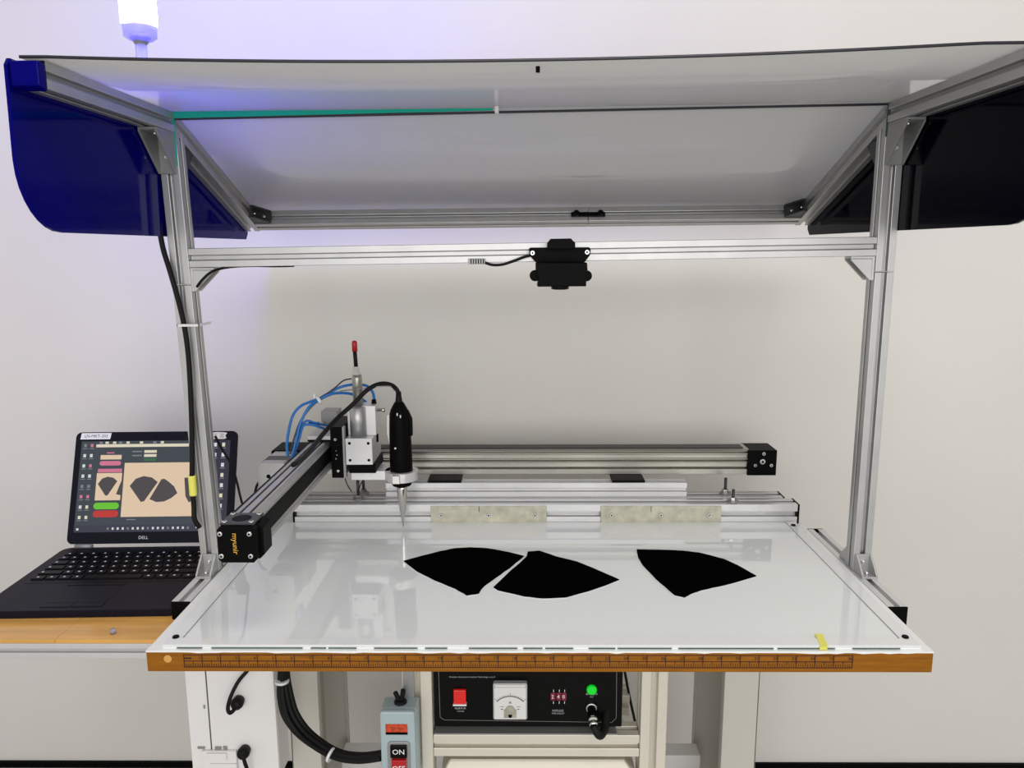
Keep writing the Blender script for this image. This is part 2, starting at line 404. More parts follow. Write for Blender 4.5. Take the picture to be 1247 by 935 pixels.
# rear bar between the slanted bars, with corner brackets and a black joint latch
dL, uL = CAN[-1][4], CAN[-1][5]
pl = CAN[-1][3] - dL*.020 + V((.0152, 0, 0)); pr = CAN[1][3] - CAN[1][4]*.020 - V((.0152, 0, 0))
xj = pl.lerp(pr, .612)
rb = MB().prism(slot_poly(.03, .03), pl, V((0, dL.y, dL.z)), uL, xj-pl).build('rear_bar', 'alu', fr, .0008)
rb2 = MB().prism(slot_poly(.03, .03), xj+V((.0008, 0, 0)), V((0, dL.y, dL.z)), uL, pr-xj).build('rear_bar', 'alu', fr, .0008)
for p, sx in ((pl, 1), (pr, -1)):
    bracket('corner_bracket', p-dL*.0152, V((sx, 0, 0)), -dL, .033, .026, fr, 'darkgrey', .004)
lt = MB(); lc = xj-dL*.0155-uL*.002
lt.prism([(-.034, -.005), (.034, -.005), (.034, .004), (-.034, .004)], lc, X, uL, -dL*.006)
for k in (-.024, .024): lt.cyl(lc+X*k-dL*.005, lc+X*k-dL*.012, .006, n=12)
lt.build('joint_latch', 'black', fr, .0008)
# canopy panels
def panel(name, fn, nu, m, th, under=True):
    mb = MB(); vs = []
    for i in range(nu+1):
        a, b, nrm = fn(i/nu); vs += [a, b, a+nrm*th, b+nrm*th]
    fs = []
    for i in range(nu):
        k = 4*i; l = k+4
        fs += [(k, k+1, l+1, l), (k+2, l+2, l+3, k+3), (k, l, l+2, k+2), (k+1, k+3, l+3, l+1)]
    fs += [(0, 2, 3, 1), (4*nu, 4*nu+1, 4*nu+3, 4*nu+2)]
    mb.add(vs, fs); mb.sm = [True]*len(mb.f)
    return mb.build(name, m, fr)
def front_panel(t_):
    x = -.580+1.152*t_; zz = .7515+(.7605-.7515)*t_; sag = .011*max(0, 1-(abs(x+.04)/.52)**2)
    return V((x, -.068, zz-sag)), V((x, .2685, zz+.0002-sag*.1)), Z
panel('canopy_panel', front_panel, 40, 'canopy', .003)
def front_edge(t_):
    a, b, n_ = front_panel(t_); return a+V((0, -.0015, -.0006)), a+V((0, 0, -.0006)), Z
panel('panel_edge', front_edge, 40, 'edgeblack', .0032)
def rear_panel(t_):
    x = -.580+1.152*t_
    zs = lambda s: CAN[s][2]+CAN[s][5]*.0155-CAN[s][4]*.010
    a = zs(-1).lerp(zs(1), t_); e = (CAN[-1][3]+CAN[-1][5]*.0155).lerp(CAN[1][3]+CAN[1][5]*.0155, t_)
    return V((x, a.y, a.z)), V((x, e.y, e.z)), uL
panel('canopy_panel', rear_panel, 8, 'canopy', .003)
# acrylic edge along the fold, its glow put into the teal colour
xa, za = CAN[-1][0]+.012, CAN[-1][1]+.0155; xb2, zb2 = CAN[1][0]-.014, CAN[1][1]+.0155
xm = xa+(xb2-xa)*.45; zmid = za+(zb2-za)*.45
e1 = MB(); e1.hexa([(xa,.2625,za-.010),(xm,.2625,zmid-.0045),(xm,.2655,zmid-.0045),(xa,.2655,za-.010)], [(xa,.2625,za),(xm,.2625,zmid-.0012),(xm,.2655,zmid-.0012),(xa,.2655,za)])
e1.build('fold_edge', 'teal', fr)['label'] = 'acrylic edge with painted teal glow'
e2 = MB(); e2.hexa([(xa,.2630,za-.0125),(xb2,.2630,zb2-.0045),(xb2,.2665,zb2-.0045),(xa,.2665,za-.0125)], [(xa,.2630,za-.0088),(xb2,.2630,zb2-.0012),(xb2,.2665,zb2-.0012),(xa,.2665,za-.0088)])
e2.build('fold_edge', 'edgeblack', fr)
for s, m_, ln in ((-1, 'teal', .05), (1, 'greenedge', .02)):  # green glow at the post tops, painted as coloured strips
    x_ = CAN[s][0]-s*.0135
    B('post_edge_glow', (x_-.002, .262, CAN[s][1]-.015-ln), (x_+.002, .265, CAN[s][1]+.014), m_, fr)
c = at(605, 135, .258); MB().box((c.x-.003, .250, c.z-.004), (c.x+.003, .262, c.z+.006)).build('edge_clip', 'tie', fr, .0008)
c = on(655, 82, .745); MB().cyl((c.x, c.y, .7395), (c.x, c.y, .7475), .0025, n=10).build('panel_stud', 'black', fr)
# dark side panels outside the bars
for s, m_, lb in ((-1, 'navy', 'dark glossy acrylic side panel with painted blue lamp glow'), (1, 'nearblack', 'near black glossy acrylic side panel')):
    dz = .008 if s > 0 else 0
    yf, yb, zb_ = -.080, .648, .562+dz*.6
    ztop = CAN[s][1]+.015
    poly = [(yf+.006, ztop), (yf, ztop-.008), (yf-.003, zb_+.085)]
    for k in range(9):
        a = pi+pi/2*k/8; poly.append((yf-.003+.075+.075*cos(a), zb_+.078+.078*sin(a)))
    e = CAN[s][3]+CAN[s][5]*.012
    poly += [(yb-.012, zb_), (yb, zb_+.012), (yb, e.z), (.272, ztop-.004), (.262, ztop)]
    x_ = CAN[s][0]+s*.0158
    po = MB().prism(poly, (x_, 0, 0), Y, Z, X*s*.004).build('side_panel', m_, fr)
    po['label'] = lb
    # forward cover piece hiding the bar end
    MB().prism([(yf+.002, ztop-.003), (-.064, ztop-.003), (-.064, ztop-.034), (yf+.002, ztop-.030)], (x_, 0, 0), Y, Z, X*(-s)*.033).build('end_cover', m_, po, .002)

# ------------------------------------------------------------------ beacon lamp on the canopy
bx_, by_ = -.5685, .2
t = thing('beacon_lamp', 'lit white and blue cylindrical beacon lamp on slim post above canopy', 'lamp', (bx_, by_, .755))
lp = V((bx_, by_, 0))
MB().rings([(lp+Z*.7565, .016), (lp+Z*.760, .016), (lp+Z*.763, .008), (lp+Z*.84, .008)], 20).build('pole', 'alu2', t)
MB().rings([(lp+Z*.836, .011), (lp+Z*.838, .017), (lp+Z*.842, .0225), (lp+Z*.858, .0232)], 28).build('lamp_base', 'clearblue', t)
MB().rings([(lp+Z*.8335, .0095), (lp+Z*.840, .0125), (lp+Z*.846, .0125)], 20).build('socket', 'grey', t)
MB().rings([(lp+Z*.8585, .0236), (lp+Z*.8605, .0245), (lp+Z*.935, .0245), (lp+Z*.945, .020)], 32).build('lens', 'lamp', t)

# ------------------------------------------------------------------ scanner camera on the bar
def bx(u0, v0, u1, v1, y0, y1):
    a, b = at(u0, v0, y0), at(u1, v1, y0); return (a.x, y0, a.z), (b.x, y1, b.z)
c = at(682, 318, .262)
t = thing('scanner_camera', 'black scanner camera bolted to the middle of crossbar', 'camera', (c.x, .26, c.z-.04))
def px_poly(pts, y): return [(p.x, p.z) for p in (at(u, v, y) for u, v in pts)]
yy = .2635
MB().prism(px_poly([(644,303),(646,301.5),(717,301),(719,303),(718.5,310),(712,319),(652,319),(645,311)], yy), (0, yy, 0), X, Z, -Y*.004).build('mounting_plate', 'black', t, .0005)
MB().prism(px_poly([(666,296),(670,291),(694,290.5),(697,294),(699,295),(699,303),(666,303)], yy), (0, yy-.002, 0), X, Z, -Y*.026).build('top_housing', 'black', t, .001)
MB().prism(px_poly([(652,319),(712,319),(712.5,328),(711,339),(711,347),(653.5,347.5),(655,339),(652,328)], yy), (0, yy+.006, 0), X, Z, -Y*.052).build('body', 'black', t, .0015)
for u in (651.5, 713.5):
    p = at(u, 335.5, yy-.02); q = V((.006 if u < 680 else -.006, 0, 0))
    MB().rings([(p-Y*.010, .0075), (p-Y*.012, .0085), (p+Y*.006, .0085), (p+Y*.008, .0075)], 18).build('adjusting_knob', 'black', t)
for u, v in ((648.5, 308), (714.5, 307)):
    screw(t, at(u, v, yy)-Y*.004, -Y, .0042, 'chrome')
p = at(682, 347, yy-.02); MB().rings([(p+Z*.001, .014), (p-Z*.006, .014), (p-Z*.007, .010)], 24).build('lens', 'blackgloss', t)
def cable(name, pts, r, label, m='rubber', cat='cable', n=8):
    return tag(MB().tube(pts, r, n).build(name, m), label, cat)
cn = MB(); cn.box(*bx(570.5, 315, 591, 321.5, .2635, .2585))
t2 = thing('camera_cable', 'short black camera cable ending in a silver striped connector', 'cable', tuple(at(610, 320, .26)))
cn.build('connector', 'grey', t2, .0008)
st = MB()
for k in range(6): u = 573+k*3; st.box(*bx(u, 315.5, u+1.3, 321, .2584, .2578))
st.build('stripes', 'black', t2)
MB().tube([at(591, 320, .258), at(600, 322.5, .257), at(612, 322, .257), at(625, 318, .257), at(638, 313, .258), at(646, 311, .259)], .0022).build('cord', 'rubber', t2)

# ------------------------------------------------------------------ base rails behind the sheet
def rail(name, x0, x1, yc, zc, w, h, label, m='alu2', grp=None, sides='nesw'):
    o = profile(name, (x0, yc, zc), (x1, yc, zc), w, h, Z, m, None, sides=sides); return tag(o, label, 'rail', grp)
t = thing('base_rail', 'front aluminium base rail along rear of table with steel plates', 'rail', (.027, .507, .0005))
yA = .4885
profile('profile', (-.4735, yA+.020, .0208), (.5265, yA+.020, .0208), .040, .040, Z, 'alu2', t)
B('end_cap', (-.4775, yA, .0008), (-.4735, yA+.04, .0408), 'black', t, .001); B('end_cap', (.5265, yA, .0008), (.5305, yA+.04, .0408), 'black', t, .001)
for (u0, u1) in ((524.5, 665.5), (731.5, 877.5)):
    a, b = at(u0, 615, yA), at(u1, 633.5, yA)
    po = B('joining_plate', (a.x, yA-.003, .0045), (b.x, yA-.0002, .0385), 'rust', t, .0008)
    for k in (.09, .5, .9): screw(po, (a.x+(b.x-a.x)*k, yA-.003, .0205), -Y, .0042, 'steel')
    B('notch', (a.x+(b.x-a.x)*.415, yA-.0034, .027), (a.x+(b.x-a.x)*.42, yA-.003, .0385), 'black', po)
t = thing('base_rail', 'rear aluminium base rail running behind the front rail', 'rail', (.02, .556, .0005))
profile('profile', (-.4735, yA+.066, .0208), (.5125, yA+.066, .0208), .040, .040, Z, 'alu2', t)
B('end_cap', (-.4775, yA+.046, .0008), (-.4735, yA+.086, .0408), 'black', t, .001); B('end_cap', (.5125, yA+.046, .0008), (.5165, yA+.086, .0408), 'black', t, .001)
# spacer profile carrying the long axis
yC = .535
a, b = at(470, 611, yC), at(837, 588, yC)
t = thing('spacer_profile', 'short white aluminium profile lying across the base rails', 'profile', ((a.x+b.x)/2, yC+.015, .041))
zc_ = (.0412+b.z)/2; hh = b.z-.0412
MB().prism(slot_poly(.03, hh, sw=.24), (a.x, yC+.015, zc_), Y, Z, X*(b.x-a.x)).build('profile', 'alu2', t, .0008)
ZC = b.z
for i, (u0, u1) in enumerate(((521, 562), (745, 785))):
    p, q = at(u0, 585, yC+.01), at(u1, 585, yC+.01)
    tb = MB(); tb.box((p.x, yC+.003, ZC+.0004), (q.x, yC+.075, ZC+.0040))
    tt = tag(tb.build('clamp_block', 'black', None, .0008), ('black clamp block under the long axis nearest the needle', 'black clamp block under the long axis, farther from the needle')[i], 'clamp block', 'clamp blocks under the long axis')
# studs on the rear rail
def stud(x, y, z0, h, label):
    t = thing('leveling_stud', label, 'bolt', (x, y, z0), 'levelling studs on the base rails')
    MB().cyl((x, y, z0), (x, y, z0+h), .003, n=12).build('threaded_rod', 'darkgrey', t)
    MB().cyl((x, y, z0+.003), (x, y, z0+.010), .0065, n=6, sm=False).build('nut', 'steel', t)
    MB().cyl((x, y, z0), (x, y, z0+.003), .011, n=18).build('washer', 'grey', t)
c = on(883, 601, .041); stud(c.x, c.y, .041, .034, 'taller threaded stud on rear rail right of the spacer profile')
c = on(892.5, 611, .041); stud(c.x, c.y, .041, .026, 'shorter threaded stud on front rail right of the spacer profile')
c = on(436.5, 608, .041); stud(c.x, c.y, .041, .050, 'threaded stud on front rail left of the needle')
c = on(443, 601, .041); stud(c.x, c.y, .041, .050, 'threaded stud on rear rail left of the needle')

# ------------------------------------------------------------------ long axis (across the table)
YX0, YX1 = .583, .638
zx0 = at(700, 579, YX0).z; zx1 = at(700, 548, YX0).z
zx0 = max(zx0, ZC+.0042)
t = thing('linear_axis', 'long horizontal linear axis behind the table with black end block', 'linear axis', (0, .60, zx0))
H = zx1-zx0; P = [(0, 0)]
sec = [(YX0, zx0), (YX1, zx0), (YX1, zx1), (YX0+.003, zx1)]
front = [(0, .94), (.010, .935), (.010, .87), (0, .865), (0, .82), (.003, .80), (.003, .66), (0, .64), (0, .60), (.012, .595), (.012, .53), (0, .525), (0, .49), (.003, .47), (.003, .30), (0, .28), (.012, .275), (.012, .215), (0, .21)]
sec += [(YX0+d, zx0+H*f_) for d, f_ in front]
MB().prism(sec, (-.52, 0, 0), Y, Z, X*(.455+.52)).build('profile_body', 'olive', t, .0006)
B('belt_cover', (-.52, YX0+.012, zx1), (.445, YX1-.012, zx1+.0012), 'blackgloss', t)
a, b = at(911.5, 549, YX0-.004), at(945, 579, YX0-.004)
eb_ = B('end_block', (a.x, YX0-.004, b.z), (b.x, YX1+.004, a.z+.001), 'black', t, .0015)
for u, v, r in ((930, 552.5, .0038), (919.5, 566.5, .0038), (939, 566.5, .0038), (928.5, 562, .0062)):
    screw(eb_, at(u, v, YX0-.004), -Y, r, 'chrome')
# motor at the end of the long axis, pointing at the viewer
mo = MB(); mx0, mx1, mz0, mz1 = -.518, -.460, .088, .146
ch_ = .008
def octo(x0, x1, z0, z1, c_): return [(x0+c_, z0), (x1-c_, z0), (x1, z0+c_), (x1, z1-c_), (x1-c_, z1), (x0+c_, z1), (x0, z1-c_), (x0, z0+c_)]
m1 = MB().prism(octo(mx0, mx1, mz0, mz1, ch_), (0, .42, 0), X, Z, Y*.022).build('motor_end', 'alu', t, .001)
MB().prism(octo(mx0+.001, mx1-.001, mz0+.001, mz1-.001, .004), (0, .442, 0), X, Z, Y*.035).build('motor_stack', 'darkgrey', t, .001)
MB().prism(octo(mx0, mx1, mz0, mz1, ch_), (0, .477, 0), X, Z, Y*.030).build('motor_end', 'alu', t, .001)
MB().prism(octo(mx0-.001, mx1+.002, mz0-.004, mz1+.002, .003), (0, .507, 0), X, Z, Y*.066).build('coupling_housing', 'black', t, .001)
p = at(327, 580, .42); MB().cyl((p.x, .4196, p.z), (p.x, .4235, p.z), .004, n=14).build('shaft_hole', 'black', m1)

# ------------------------------------------------------------------ cross axis (towards the viewer)
YF = -.004
zy0, zy1 = zx1+.0030, zx1+.053
xr = -.3755; xl = xr-.050
t = thing('linear_axis', 'black and silver cross axis reaching over table towards its front', 'linear axis', ((xl+xr)/2, .3, zy0))
xr -= .012; W_ = xr-xl
sec = [(xl, zy0), (xr+.004, zy0), (xr+.004, zy0+.006), (xr, zy0+.008), (xr, zy1-.006), (xr-.006, zy1)]
for f_ in (.72, .36): sec += [(xl+W_*f_, zy1), (xl+W_*f_, zy1-.004), (xl+W_*(f_-.10), zy1-.004), (xl+W_*(f_-.10), zy1)]
sec += [(xl+.003, zy1), (xl, zy1-.003)]
MB().prism(sec, (0, .04, 0), X, Z, Y*.60).build('profile_body', 'alu', t, .0006)
B('side_strip', (xr-.001, .05, zy0+.011), (xr+.0008, .635, zy1-.011), 'black', t)
for f_ in (.67, .31): B('belt_strip', (xl+W_*(f_-.05), .05, zy1-.0035), (xl+W_*(f_+.05), .635, zy1-.0026), 'blackgloss', t)
B('top_strip', (xl+.001, .05, zy1-.001), (xl+.004, .635, zy1+.0006), 'black', t)
xr += .012; W_ = xr-xl
cap = MB().prism(octo(xl-.001, xr+.001, zy0-.001, zy1, .005), (0, YF, 0), X, Z, Y*.014).build('end_plate', 'black', t, .001)
cap2 = MB().prism(octo(xl, xr+.006, zy0-.001, zy1-.002, .006), (0, YF+.014, 0), X, Z, Y*.034).build('end_block', 'black', t, .001)
B('top_plate', (xl+.002, YF+.004, zy1), (xr-.002, YF+.046, zy1+.003), 'darkgrey', t, .001)
MB().rings([(V(((xl+xr)/2, YF+.024, zy1+.003)), .013), (V(((xl+xr)/2, YF+.024, zy1+.0034)), .012)], 22).build('round_recess', 'black', t)
for dx in (.007, W_-.007):
    for yy in (.009, .040): screw(t, (xl+dx, YF+yy, zy1+.003), Z, .0036, 'chrome', h=.0015)
    for zz in (.009, .040): screw(cap, (xl+dx-.003 if dx < .02 else xl+dx, YF, zy0+zz), -Y, .0036, 'chrome')
tx = MB(); put_text(tx, 'myunir', .0105, ((xl+xr)/2-.002, YF-.0004, (zy0+zy1)/2+.001), -Z, X)
tx.build('lettering', 'gold', cap)
# slide carriage on the cross axis
a, b = at(398, 520, .44), at(419, 582, .44)
t = thing('slide_carriage', 'black slide carriage on side of the cross axis', 'carriage', ((a.x+b.x)/2, .48, b.z))
cx0 = xr-.0072
B('carriage_plate', (cx0, .44, b.z), (b.x+.0, .54, a.z), 'black', t, .0012)
B('top_cover', (xl-.002, .445, zy1+.004), (cx0-.0005, .535, zy1+.012), 'alu', t, .001)
B('top_shoe', (xl-.002, .4445, zy1+.0012), (cx0-.0005, .5355, zy1+.004), 'black', t)
sb_ = MB().prism([(0, 0), (.004, 0), (.004, .012), (0, .012)], (b.x, .44, b.z), X, Y, Z*(a.z-b.z)).build('silver_edge', 'grey', t)
for u, v in ((408.5, 535), (412, 573)): screw(t, at(u, v, .44), -Y, .003, 'chrome')
for u, v in ((409, 549), (410.5, 554), (409.5, 558.5)): screw(t, at(u, v, .44), -Y, .0013, 'chrome', 'set_screw', .001)

# ------------------------------------------------------------------ tool head
a, b = at(420, 534, .44), at(454, 566, .44)
hx0, hx1 = max(a.x, -.3555), b.x
t = thing('lift_cylinder', 'silver pneumatic lift cylinder with red tipped stop rod', 'cylinder', ((hx0+hx1)/2, .47, b.z))
go = B('guide_block', (hx0, .44, b.z), (hx1, .53, a.z), 'alu2', t, .001)
for fx in (.16, .86):
    for fz in (.18, .82):
        c = V((hx0+(hx1-hx0)*fx, .44, b.z+(a.z-b.z)*fz)); MB().cyl(c-Y*.0004, c+Y*.001, .0028, n=12).build('bolt_hole', 'black', go)
B('slide_base', (hx0+.004, .445, b.z-.018), (hx1+.004, .53, b.z), 'black', t, .001)
ct = at(440, 496, .455)
for x_, r in (((hx0+hx1)/2-.004, .0155),):
    MB().rings([(V((x_, .462, a.z)), r), (V((x_, .462, ct.z-.002)), r), (V((x_, .462, ct.z)), r-.003)], 24).build('cylinder_barrel', 'alu', t)
B('cylinder_body', (hx0+.001, .464, a.z), (hx1+.004, .515, ct.z+.001), 'alu2', t, .001)
p0, p1 = at(437, 505, .47), at(434.5, 456, .47)
MB().rings([(p0, .0095), (p0.lerp(p1, .9), .0095), (p1, .009)], 20).build('stop_tube', 'olive', t)
p2 = at(433.5, 446, .47); MB().cyl(p1, p2, .0085, .0065, n=6, sm=False).build('lock_nut', 'steel', t)
p3 = at(432, 427, .47); MB().cyl(p2, p3, .0038, n=14).build('stop_rod', 'rubber', t)
p4 = at(431.5, 414.5, .47); MB().rings([(p3-Z*.001, .0052), (p4-Z*.004, .0052), (p4-Z*.001, .0038), (p4, .001)], 16).build('red_cap', 'red', t)
# valve fittings at the right of the cylinder
for u, v in ((455.5, 493), (457.5, 531)):
    c = at(u, v, .49)
    MB().rings([(c-Z*.011, .0055), (c+Z*.004, .0055), (c+Z*.006, .0045), (c+Z*.011, .0045)], 14).build('hose_fitting', 'black', t)
    MB().cyl(c-Z*.006, c-Z*.006+V((-.02, .0, 0)), .0045, n=12).build('fitting_elbow', 'black', t)
c = at(457, 499, .485); MB().rings([(c, .003), (c+X*.012, .003), (c+X*.013, .0045), (c+X*.019, .0045)], 12).build('flow_screw', 'steel', t)

# cutting tool: clamp arm, handle and conical needle
nx, ny = on(491, 641, .006).x, on(491, 641, .006).y
t = thing('ultrasonic_cutter', 'black handheld ultrasonic cutter clamped upright with long silver needle', 'cutter', (nx, ny, .0055))
zc0, zc1 = at(440, 584, .455).z, at(440, 573, .455).z
ao = MB().box((hx0+.006, .452, zc0), (nx-.020, .505, zc1)).build('clamp_arm', 'alu2', t, .001)
ring = MB(); N = 36; ri, ro_ = .0222, .032
vs_ = []; 
for k in range(N):
    a_ = 2*pi*k/N
    for r_ in (ri, ro_):
        for z_ in (zc0, zc1): vs_.append((nx+r_*cos(a_), ny+r_*sin(a_), z_))
fs_ = []
for k in range(N):
    i, j = 4*k, 4*((k+1) % N)
    fs_ += [(i, j, j+1, i+1), (i+2, i+3, j+3, j+2), (i+1, j+1, j+3, i+3), (i, i+2, j+2, j)]
ring.add(vs_, fs_); ring.build('clamp_ring', 'alu2', t, .0006)
B('ring_screw_lug', (nx-.012, ny-.038, zc0+.001), (nx+.002, ny-.030, zc1-.001), 'steel', t, .0008)
pt = at(485, 487, ny); lean = V((pt.x-nx+.001, 0, 0))
def hp(z): return V((nx, ny, z)) + lean*((z-.09)/(.255-.09))
MB().rings([(hp(zc0-.004), .019), (hp(zc0+.001), .0215), (hp(.14), .0218), (hp(.19), .0208), (hp(.225), .0195), (hp(.240), .0165), (hp(.252), .010), (hp(.255), .008)], 28).build('handle', 'black', t)
MB().rings([(hp(.243), .0085), (hp(.262), .006), (hp(.275), .0048)], 16).build('strain_relief', 'rubber', t)
# side grip and lever on the handle
g = MB(); g.prism([(-.019, .165), (-.0255, .195), (-.024, .228), (-.018, .235), (-.016, .165)], (nx+lean.x*.7, ny-.006, 0), X, Z, Y*.010); g.build('side_lever', 'steel', t, .001)
g = MB(); g.prism([(.016, .185), (.0245, .19), (.0245, .222), (.017, .240)], (nx+lean.x*.8, ny-.005, 0), X, Z, Y*.010); g.build('side_grip', 'black', t, .001)
c = hp(.168); MB().box((c.x-.008, c.y-.0222, c.z), (c.x-.005, c.y-.0205, c.z+.003)).build('indicator', 'paper', t)
c = hp(.232); q = MB()
for dx, dz in ((-.002, 0), (.004, -.004)): q.box((c.x+dx, c.y-.0195, c.z+dz), (c.x+dx+.002, c.y-.0165, c.z+dz+.005))
q.build('white_marks', 'paper', t)  # two small white marks near the top of the handle
MB().rings([(V((nx, ny, zc0-.004)), .0205), (V((nx, ny, zc0-.012)), .018), (V((nx, ny, zc0-.014)), .012)], 24).build('nose_ring', 'black', t)
zn = zc0-.013
MB().rings([(V((nx, ny, .0056)), .0006), (V((nx, ny, .03)), .0042), (V((nx, ny, .066)), .0092), (V((nx, ny, zn-.006)), .0102), (V((nx, ny, zn)), .0102)], 20).build('needle', 'steel', t)
# hanging wires below the slide
hw = thing('head_wire', 'pair of thin wires hanging under the slide carriage', 'wire', tuple(at(432, 598, .47)))
MB().tube([at(419, 575, .46), at(422, 588, .455), at(428, 598, .47)], .0011, 6).build('strand', 'rubber', hw)
MB().tube([at(444, 582, .47), at(439, 590, .47), at(436, 600, .48)], .0011, 6).build('strand', 'rubber', hw)

# cables and hoses at the head
cable('cutter_cable', [at(357, 566, .20), at(372, 555, .26), at(392, 530, .36), at(410, 510, .41), at(430, 492, .43), at(447, 475, .44), at(462, 467.5, .45), at(475, 468, .465), at(483, 474, ny), at(486.5, 484, ny)], .0042, 'thick black cable arching over the lift cylinder into the cutter')
def hose(pts, r, label, m='blue', name='air_hose'): return cable(name, pts, r, label, m, 'hose' if m == 'blue' else 'wire')
hose([at(350.5, 556, .42), at(349.5, 540, .43), at(352, 522, .44), at(357, 505, .45), at(366, 494.5, .46), at(377, 489.5, .47), at(389, 485, .48), at(403, 477, .49), at(417, 470.5, .50), at(433, 468, .51), at(447, 470, .51), at(454, 478, .50), at(455.5, 486, .49)], .0028, 'blue air hose making the widest outer loop left of the cylinder')
hose([at(355, 558, .43), at(361, 535, .44), at(366, 515, .45), at(376, 496, .46), at(388, 487, .475), at(402, 480, .485), at(418, 478.5, .50), at(432, 481, .51), at(446, 490, .505), at(457, 505, .495), at(457.5, 522, .49)], .0028, 'blue air hose looping lower to the bottom cylinder fitting')
hose([at(357, 556, .435), at(364, 535, .445), at(369, 519, .455), at(378, 517, .46), at(390, 520, .47), at(399, 524, .50)], .0026, 'short blue air hose to fitting on top of the cross axis')
hose([at(360, 528, .45), at(372, 513, .46), at(384, 515, .47), at(398, 518, .50)], .0024, 'upper short blue air hose beside the cross axis')
hose([at(353, 553, .432), at(358, 534, .442), at(366, 512, .452), at(380, 492, .468), at(394, 482, .48), at(408, 472, .49), at(418, 463.5, .5), at(428, 461, .5)], .0015, 'thin dark signal wire bundled with the blue hoses', 'darkgrey', 'signal_wire')
hose([at(356, 540, .44), at(362, 520, .448), at(374, 502, .458), at(388, 488.5, .476), at(402, 481.5, .486), at(416, 476, .494), at(432, 474, .455), at(446, 472.5, .445), at(462, 470.5, .446), at(476, 470.5, .462), at(480, 475, .47)], .0012, 'thin grey wire crossing in front of the stop tube', 'grey', 'signal_wire')
c = at(388, 487.5, .477); tg = MB(); d_ = (at(394, 484, .48)-at(382, 491, .47)).normalized()
tg.rings([(c-d_*.003, .0085), (c+d_*.003, .0085)], 14); tg.box((c.x-.008, c.y-.006, c.z+.006), (c.x-.005, c.y-.004, c.z+.014))
tag(tg.build('cable_tie', 'tie'), 'white cable tie around the blue air hoses', 'cable tie')
t = thing('limit_sensor', 'small grey sensor box with black plug above the cross axis', 'sensor', tuple(at(400, 515, .56)))
a, b = at(390.5, 501, .56), at(411, 520, .56); B('sensor_body', (a.x, .56, zy1+.001), (b.x, .60, a.z), 'grey', t, .001)
c = at(386, 516, .555); MB().cyl(c-X*.016, c+X*.008, .004, n=12).build('plug', 'black', t)
MB().cyl(c+X*.006, c+X*.014, .005, n=10).build('plug_ring', 'steel', t)

# ------------------------------------------------------------------ cables on the frame
py = .2555
t = thing('post_cable', 'black cable running down left post with yellow sleeve', 'cable', tuple(at(235, 640, py)))
MB().tube([at(192, 205, .285), at(194, 270, .262), at(198, 300, .258), at(207, 330, py), at(217, 365, py), at(225, 400, py), at(230, 440, py), at(233, 500, py), at(234, 550, py), at(234, 590, py), at(236, 615, py), at(237, 632, py-.004), at(243, 642, py)], .0042, 10).build('cord', 'rubber', t)
MB().tube([at(233.5, 579, py), at(234.5, 590, py), at(235.5, 603, py)], .0062, 12).build('sleeve', 'yellow', t)
for v in (396,):
    a, b = at(216, v-1.5, .250), at(243, v+1.5, .250)
    tie = MB(); tie.box((a.x, .2480, b.z), (b.x, .2495, a.z)); tie.box((a.x, .2480, b.z), (a.x+.0012, .2975, a.z)); tie.box((b.x-.0012, .2480, b.z), (b.x, .2975, a.z)); tie.build('tie_band', 'tie', t)
a = at(226.5, 403, .2635); b = at(231.5, 433, .2635)
B('cable_label', (a.x, .2575, b.z), (b.x, .2610, a.z), 'paper', t)
cable('frame_wire', [at(240, 349, .262), at(246, 341, .255), at(256, 332, .258), at(267, 327.5, .270), at(285, 324.5, .28), at(310, 323.6, .285), at(335, 324, .285), at(358, 323.4, .285)], .0022, 'thin black wire curving from left post along underside of crossbar')
cable('hanging_wire', [at(262, 531, .33), at(270, 546, .335), at(282, 566, .34), at(288, 585, .345), at(293, 606, .35), at(297, 620, .36)], .0022, 'thin black wire hanging in front of the laptop screen corner')
cable('motor_wire', [at(309, 620, .44), at(310, 604, .45), at(312.5, 592, .46), at(317, 585, .468)], .0026, 'black wire curving down beside the silver motor')

# ------------------------------------------------------------------ side desk and laptop
DZ = -.0445
t = thing('side_desk', 'varnished wooden side desk on aluminium frame under the laptop', 'desk', (-1.0, .45, -ZO))
yd = .1115
pw = [(-1.55, -1.16), (-1.158, -.80), (-.798, -.5455)]
dk = MB(); 
for i, (x0, x1) in enumerate(((-1.55, -.945), (-.9445, -.735), (-.7345, -.5475))):
    for j, (y0, y1) in enumerate(((yd, .175), (.1755, .262))):
        B('board', (x0, y0, DZ-.006), (x1, y1, DZ - (.0002 if (i+j) % 2 else 0)), 'desk', t, .0005)
profile('frame_profile', (-1.55, yd+.013, DZ-.006-.0130), (-.5475, yd+.013, DZ-.006-.0130), .025, .025, Z, 'alu2', t)
profile('frame_profile', (-1.55, .246, DZ-.006-.0130), (-.5475, .246, DZ-.006-.0130), .025, .025, Z, 'alu2', t)
for x_ in (-1.53,):
    profile('frame_leg', (x_, yd+.013, -ZO), (x_, yd+.013, DZ-.0325), .03, .03, Y, 'alu2', t); profile('frame_leg', (x_, .246, -ZO), (x_, .246, DZ-.0325), .03, .03, Y, 'alu2', t)
    
c = on(138, 771, DZ); sc_ = MB(); sc_.rings([(V((c.x, c.y, DZ)), .0045), (V((c.x, c.y, DZ+.006)), .0045), (V((c.x, c.y, DZ+.008)), .003)], 14)
sc_.build('clear_stop', 'clearblue', t)

